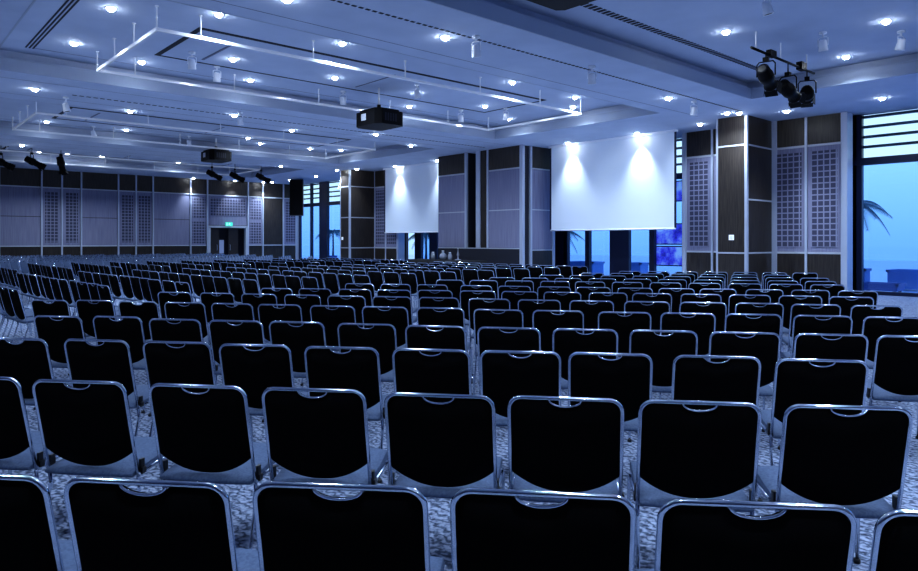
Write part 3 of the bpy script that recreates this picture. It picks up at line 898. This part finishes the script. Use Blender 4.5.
# ------------------------------------------------------------------ projectors
def projector(X, Y, zc, yaw, label, zr):
    r = empty('projector', (X, Y, zr), yaw); tag(r, label, 'projector', 'ceiling projectors')
    o = zc - zr
    L_, W_, H_ = .43, .55, .21
    bm = bmesh.new(); c = .14
    poly = [(-L_, -W_ + c), (-L_ + c, -W_), (L_ - c * .6, -W_), (L_, -W_ + c * .6), (L_, W_ - c * .6), (L_ - c * .6, W_), (-L_ + c, W_), (-L_, W_ - c)]
    prism(bm, poly, o - H_, o + H_ * .72)
    prism(bm, [(x * .86, y * .84) for x, y in poly], o + H_ * .72, o + H_)
    obj('body', bm, M_blackmetal, r)
    bm = bmesh.new(); Mx = Matrix.Translation((L_ - .02, .08, o)) @ Matrix.Rotation(PI / 2, 4, 'Y')
    lathe(bm, [(.12, 0), (.12, .08), (.095, .16), (.08, .16), (.07, .10)], 20, Mx); obj('lens', bm, M_lens, r)
    bm = bmesh.new(); box(bm, -L_ - .012, -L_ + .02, -.03, .17, o - .08, o + .09); obj('label_plate', bm, M_rail, r)
    bm = bmesh.new()
    for k in range(5): box(bm, -.20 + k * .08, -.155 + k * .08, -W_ - .006, -W_ + .01, o - .12, o + .08)
    obj('grille', bm, M_slot, r)
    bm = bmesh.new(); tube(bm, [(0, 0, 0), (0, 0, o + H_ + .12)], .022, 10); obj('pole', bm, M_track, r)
    bm = bmesh.new()
    lathe(bm, [(.05, o + H_ - .02), (.05, o + H_ + .16)], 12); box(bm, -.2, .2, -.2, .2, o + H_ - .01, o + H_ + .03); obj('mount', bm, M_blackmetal, r)
X, Y = at_z(379, 88, ZT)
projector(X, Y, HC + (241 - 119) * pix(X, Y)[2] / F, math.radians(0), 'black projector on a pole, nearer the camera at mid picture', ZT)
X, Y = at_z(216, 138.5, ZT)
projector(X, Y, HC + (241 - 156) * pix(X, Y)[2] / F, math.radians(0), 'black projector on a pole, farther away toward the far wall', ZT)
X, Y = at_z(560, 12, 4.6); X, Y = X - .43, Y - .55
projector(X, Y, 4.81, 0.0, 'black projector cut by the top edge of the picture', ZT)

# ------------------------------------------------------------------ black stage lamps
def stage_lamp(X, Y, h, z, yaw, tilt, label, grp):
    r = empty('hanging_stage_lamp', (X, Y, z + .28), yaw); tag(r, label, 'stage lamp', grp)
    bm = bmesh.new(); tube(bm, [(0, 0, h - z - .28), (0, 0, 0)], .014, 8); box(bm, -.05, .05, -.05, .05, .0, .08); obj('clamp', bm, M_blackmetal, r)
    bm = bmesh.new()
    tube(bm, [(-.17, 0, -.28), (-.17, 0, -.05), (-.13, 0, 0), (.13, 0, 0), (.17, 0, -.05), (.17, 0, -.28)], .014, 8); obj('yoke', bm, M_blackmetal, r)
    Mx = Matrix.Translation((0, 0, -.28)) @ Matrix.Rotation(math.radians(tilt), 4, 'X')
    bm = bmesh.new(); lathe(bm, [(.07, .26), (.12, .24), (.13, .06), (.145, .05), (.145, -.08), (.115, -.10), (.115, -.30), (.135, -.31), (.135, -.34)], 14, Mx); obj('body', bm, M_blackmetal, r)
    bm = bmesh.new(); lathe(bm, [(.11, -.335), (.11, -.345)], 14, Mx); obj('lens', bm, M_lens, r)
    bm = bmesh.new()
    for k in range(4):
        M2 = Mx @ Matrix.Translation((0, 0, -.34)) @ Matrix.Rotation(k * PI / 2, 4, 'Z') @ Matrix.Translation((.13, 0, -.05)) @ Matrix.Rotation(-.35, 4, 'Y')
        prism(bm, [(-.004, -.12), (.004, -.12), (.004, .12), (-.004, .12)], -.09, .05, M2)
    obj('barn_door', bm, M_blackmetal, r)
G1 = 'stage lamps over the near pillar'
bar = empty('lighting_bar', (14.2, 5.9, ZT)); tag(bar, 'short dark lighting bar carrying the three near stage lamps', 'lighting bar')
bm = bmesh.new(); tube(bm, [(-1.5, 0, -.34), (1.5, 0, -.34)], .025, 10); obj('pipe', bm, M_blackmetal, bar)
for x in (-1.3, -.2, 1.1):
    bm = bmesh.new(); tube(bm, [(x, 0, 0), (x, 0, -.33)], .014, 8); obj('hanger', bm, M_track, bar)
bm = bmesh.new(); box(bm, -.75, -.5, -.05, .05, -.36, -.24); box(bm, .7, .95, -.06, .06, -.38, -.22); obj('junction_box', bm, M_blackmetal, bar)
zl = ZT - .34 - .35
def lamp_at(px, py, z): return at_z(px, py, z)
for (px, py, z, yaw, tilt, lab) in ((766, 78, 4.72, -1.45, 66, 'black stage lamp, first of three on the near bar'), (788, 86, 4.60, -1.6, 70, 'black stage lamp, middle of three on the near bar'), (807, 94, 4.66, -1.2, 84, 'black stage lamp, closest to the big window of three on the near bar')):
    X, Y = x_at(px, 5.9), 5.9
    stage_lamp(X, Y, ZT - .365, z, yaw, tilt, lab, G1)
G2 = 'stage lamps before the far wall'
FAR = [(1, 162, 'black stage lamp at the picture edge before the far wall'), (32, 161.5, 'black stage lamp before the far wall, near the picture edge'), (61, 163, 'black stage lamp hanging upright before the far wall'),
       (212, 174, 'black stage lamp below the farther projector'), (235, 176, 'black stage lamp above the far double door'), (261, 177, 'black stage lamp closest to the hanging loudspeaker')]
for i, (px, py, lab) in enumerate(FAR):
    z = 4.66; X, Y = at_z(px, py, z)
    stage_lamp(X, Y, ZT if 30.2 < Y < 36.2 and X < 16.7 else ZC, z, -PI / 2 - .5, 62 if i != 2 else 12, lab, G2)

# ------------------------------------------------------------------ hanging loudspeaker
def speaker():
    d = 38.5; X, Y = room((296.2 - CX) / F * d, d)
    z0, z1 = HC + (241 - 215.5) * d / F, ZC - .06
    r = empty('hanging_loudspeaker', (X, Y, z0), -TH); tag(r, 'tall black loudspeaker hanging by the far corner window', 'loudspeaker')
    h = z1 - z0; w = .38
    bm = bmesh.new()
    prism(bm, [(-w, 0), (w, 0), (w * .75, .6), (-w * .75, .6)], 0, h); obj('cabinet', bm, M_blackplastic, r)
    bm = bmesh.new(); box(bm, -w + .03, w - .03, -.012, .004, .04, h - .04); obj('grille', bm, M_blackmetal, r)
    bm = bmesh.new(); tube(bm, [(-.2, .3, h - .01), (-.2, .3, h + .06)], .015, 6); tube(bm, [(.2, .3, h - .01), (.2, .3, h + .06)], .015, 6); obj('bracket', bm, M_alu, r)
speaker()

# ------------------------------------------------------------------ small things on the walls
def wall_switch(X, Y, z, label):
    r = empty('light_switch', (X, Y, z)); tag(r, label, 'switch')
    bm = bmesh.new(); box(bm, -.02, 0, -.075, .075, -.075, .075); obj('plate', bm, M_glow, r, bevel=.005)
    bm = bmesh.new(); box(bm, -.026, -.019, -.03, .03, -.05, .05); obj('rocker', bm, M_white, r)
wall_switch(18.8, y_at(731.5, 18.8), HC + (241 - 237.5) * 18.8 / (C_ * (731.5 - CX) / F + S_) / F, 'small white switch plate on the near dark pillar')
wall_switch(18.45, y_at(342.5, 18.45), HC + (241 - 238.5) * 18.45 / (C_ * (342.5 - CX) / F + S_) / F, 'small white switch plate on the far dark pillar')
wall_switch(18.45, 0, -50, 'x') if False else None

# table with glassware before the wall block
t = empty('cloth_table', (17.45, 20.3, 0)); tag(t, 'long black clothed table before the broad wall block', 'table')
bm = bmesh.new()
box(bm, -.36, .36, -1.9, 1.9, .70, .74); obj('tabletop', bm, M_wood, t, bevel=.008)
bm = bmesh.new(); n = 60
ring0, ring1 = [], []
per = [(-.38, -1.92), (.38, -1.92), (.38, 1.92), (-.38, 1.92)]
pts = []
for (a, b) in zip(per, per[1:] + per[:1]):
    m = 8 if abs(a[1] - b[1]) < .1 else 34
    for k in range(m): pts.append((a[0] + (b[0] - a[0]) * k / m, a[1] + (b[1] - a[1]) * k / m))
for i, (x, y) in enumerate(pts):
    w = 1 + .03 * math.sin(i * 1.7); ring0.append(bm.verts.new((x, y, .748))); ring1.append(bm.verts.new((x * (1 + .07 * math.sin(i * 1.9)), y * (1 + .010 * math.sin(i * 1.9)), .03)))
for i in range(len(pts)):
    j = (i + 1) % len(pts); bm.faces.new((ring0[i], ring0[j], ring1[j], ring1[i])).smooth = True
bm.faces.new(ring0)
obj('cloth', bm, M_cloth, t)
def vessel(px, prof, label, name):
    X = 17.4; Y = y_at(px, X)
    r = empty(name, (X, Y, .749)); tag(r, label, 'glassware', 'glassware on the clothed table')
    bm = bmesh.new(); lathe(bm, prof, 16); obj('body', bm, M_ceramic, r)
    bm = bmesh.new(); zt = prof[-1][1]; lathe(bm, [(prof[-1][0] + .004, zt - .01), (prof[-1][0] + .006, zt + .006)], 14); obj('rim', bm, M_white, r)
vessel(458, [(.05, 0), (.13, .01), (.13, .03), (.03, .06), (.03, .16), (.05, .2), (.03, .3), (.014, .36), (.014, .46)], 'slim pale pointed vessel standing on a dish on the clothed table', 'serving_stand')
vessel(450, [(.07, 0), (.08, .05), (.09, .16), (.06, .24), (.04, .30)], 'small pale jug in the middle of the clothed table', 'water_jug')
vessel(443, [(.06, 0), (.12, .05), (.15, .14), (.12, .22), (.05, .28), (.05, .36)], 'round pale carafe on the clothed table, left of the jug', 'glass_carafe')
vessel(433, [(.08, 0), (.085, .12), (.07, .26), (.05, .30)], 'straight pale pitcher at the window end of the clothed table', 'water_pitcher')

# ------------------------------------------------------------------ terrace furniture and palms
def planter(X, Y, w, dp, h, m, label):
    r = empty('planter_box', (X, Y, -.04)); tag(r, label, 'planter', 'terrace planter boxes')
    bm = bmesh.new(); prism(bm, [(-dp / 2, -w / 2), (dp / 2, -w / 2), (dp / 2, w / 2), (-dp / 2, w / 2)], .06, h - .06); obj('body', bm, m, r, bevel=.02)
    bm = bmesh.new()
    a, b = dp / 2 + .03, w / 2 + .03
    box(bm, -a, a, -b, -b + .09, h - .08, h); box(bm, -a, a, b - .09, b, h - .08, h); box(bm, -a, -a + .09, -b, b, h - .08, h); box(bm, a - .09, a, -b, b, h - .08, h)
    obj('rim', bm, m, r)
    bm = bmesh.new()
    for sx in (-1, 1):
        for sy in (-1, 1): box(bm, sx * (dp / 2 - .1) - .04, sx * (dp / 2 - .1) + .04, sy * (w / 2 - .1) - .04, sy * (w / 2 - .1) + .04, 0, .07)
    obj('foot', bm, M_navy, r)
def zpix(px, py, X):
    d = X / (C_ * (px - CX) / F + S_); return HC + (HY - py) * d / F
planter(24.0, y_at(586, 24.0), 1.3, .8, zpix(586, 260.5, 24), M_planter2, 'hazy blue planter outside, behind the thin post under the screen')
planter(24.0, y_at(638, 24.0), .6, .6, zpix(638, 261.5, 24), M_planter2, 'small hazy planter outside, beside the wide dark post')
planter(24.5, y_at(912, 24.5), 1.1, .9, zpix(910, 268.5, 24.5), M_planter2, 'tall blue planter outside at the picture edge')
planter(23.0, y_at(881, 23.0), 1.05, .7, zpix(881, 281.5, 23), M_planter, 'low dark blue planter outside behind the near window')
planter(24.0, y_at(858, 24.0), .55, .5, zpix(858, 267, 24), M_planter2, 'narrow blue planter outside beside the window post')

def palm(X, Y, h, label, fr):
    r = empty('potted_palm', (X, Y, -.04)); tag(r, label, 'palm', 'palms on the terrace')
    bm = bmesh.new(); lathe(bm, [(.22, 0), (.30, .5), (.33, .52), (.29, .52), (.27, .46)], 18); obj('pot', bm, M_planter, r)
    bm = bmesh.new(); tube(bm, [(0, 0, .4), (.03, .02, h * .5), (0, 0, h)], .06, 8, radii=[.08, .06, .05]); obj('trunk', bm, M_bark, r)
    for (ang, L, rise, droop) in fr:
        bm = bmesh.new(); n = 14; P = []
        for i in range(n + 1):
            s = i / n; P.append(Vector((math.cos(ang) * L * s, math.sin(ang) * L * s, h + rise * s - droop * s * s)))
        tube(bm, P, .01, 5, radii=[.016 * (1 - .7 * i / n) for i in range(n + 1)])
        side = Vector((-math.sin(ang), math.cos(ang), 0))
        for i in range(2, n + 1):
            t = (P[i] - P[i - 1]).normalized()
            for s in (-1, 1):
                for q in (0, .5):
                    p0 = P[i - 1].lerp(P[i], q)
                    ln = .42 * math.sin(PI * min(.95, .18 + .75 * i / n)) + .08
                    tip = p0 + (side * s * .75 + t * .75 + Vector((0, 0, -.45))).normalized() * ln
                    w = t * .022
                    a, b, c2 = bm.verts.new(p0 - w), bm.verts.new(p0 + w), bm.verts.new(tip)
                    bm.faces.new((a, b, c2))
        obj('frond', bm, M_palm, r)
fr = [(a, random.uniform(1.0, 1.45), random.uniform(.3, .9), random.uniform(.9, 1.5)) for a in [k * 2 * PI / 12 + .2 for k in range(12)]]
palm(25.6, y_at(852, 25.6), 2.75, 'palm outside with fronds reaching past the post into the near window', fr)
palm(24.5, y_at(556, 24.5), 2.0, 'palm outside at the screen end of the broad wall block', fr)
palm(24.0, y_at(426, 24.0), 1.9, 'palm outside in the window beyond the farther screen', fr)
palm(25.0, y_at(333, 25.0), 2.2, 'palm outside in the far corner window', fr)

# ------------------------------------------------------------------ light
W = bpy.data.worlds.new('dusk'); SC.world = W; W.use_nodes = True
nt = W.node_tree; N = nt.nodes; L = nt.links
bg = N['Background']
tc = N.new('ShaderNodeTexCoord'); sp = N.new('ShaderNodeSeparateXYZ'); L.new(tc.outputs['Generated'], sp.inputs[0])
r = ramp(nt, [(0.46, (0.20, 0.38, 0.85)), (0.50, (0.34, 0.56, 0.96)), (0.55, (0.55, 0.78, 1.0)), (0.72, (0.40, 0.58, 0.95))])
mp = N.new('ShaderNodeMath'); mp.operation = 'MULTIPLY_ADD'; mp.inputs[1].default_value = .5; mp.inputs[2].default_value = .5
L.new(sp.outputs['Z'], mp.inputs[0]); L.new(mp.outputs[0], r.inputs['Fac']); L.new(r.outputs['Color'], bg.inputs['Color'])
bg.inputs['Strength'].default_value = 1.4

def area(name, loc, rot, sx, sy, energy, col):
    l = bpy.data.lights.new(name, 'AREA'); l.shape = 'RECTANGLE'; l.size = sx; l.size_y = sy; l.energy = energy; l.color = col
    o = bpy.data.objects.new(name, l); COL.objects.link(o); o.location = loc; o.rotation_euler = rot
    return o
# added soft fill at chair height, no such fixture, brightens the ceiling
area('added_ceiling_fill', (9, 19, 1.3), (PI, 0, 0), 18, 34, 290, (0.68, 0.79, 1.0))
# further lamps of the same ceiling, overhead and behind the photographer
for X in (1.0, 4.0, 7.0, 10.0):
    for Y in (-3.0, .3, 3.4): spot('lamp', (X, Y, ZT - .05 if Y > 1 and X > 2.2 else ZC - .05), (X, Y, 0), 330, 130, 1.0, .045)
for p in ((-2.0, 4.0), (-2, 9.0), (-1.5, 14), (-1.0, 20.0), (0.5, 26), (0.2, 32)): spot('lamp', (p[0], p[1], ZC - .05), (p[0], p[1], 0), 330, 130, 1.0, .045)

# ------------------------------------------------------------------ camera
cam = bpy.data.cameras.new('camera'); co = bpy.data.objects.new('camera', cam); COL.objects.link(co)
cam.sensor_width = 36; cam.lens = F / 918 * 36
cam.shift_y = (HY - 285.5) / 918
cam.clip_end = 300; cam.clip_start = .05
co.location = (0, 0, HC); co.rotation_euler = (PI / 2, 0, -TH)
# forward in room axes is (sin TH, cos TH)
SC.camera = co
SC.view_settings.view_transform = 'Standard'
SC.view_settings.look = 'Medium High Contrast'
SC.view_settings.exposure = 0.0
SC.cycles.max_bounces = 8
SC.cycles.transparent_max_bounces = 12
SC.cycles.sample_clamp_indirect = 6
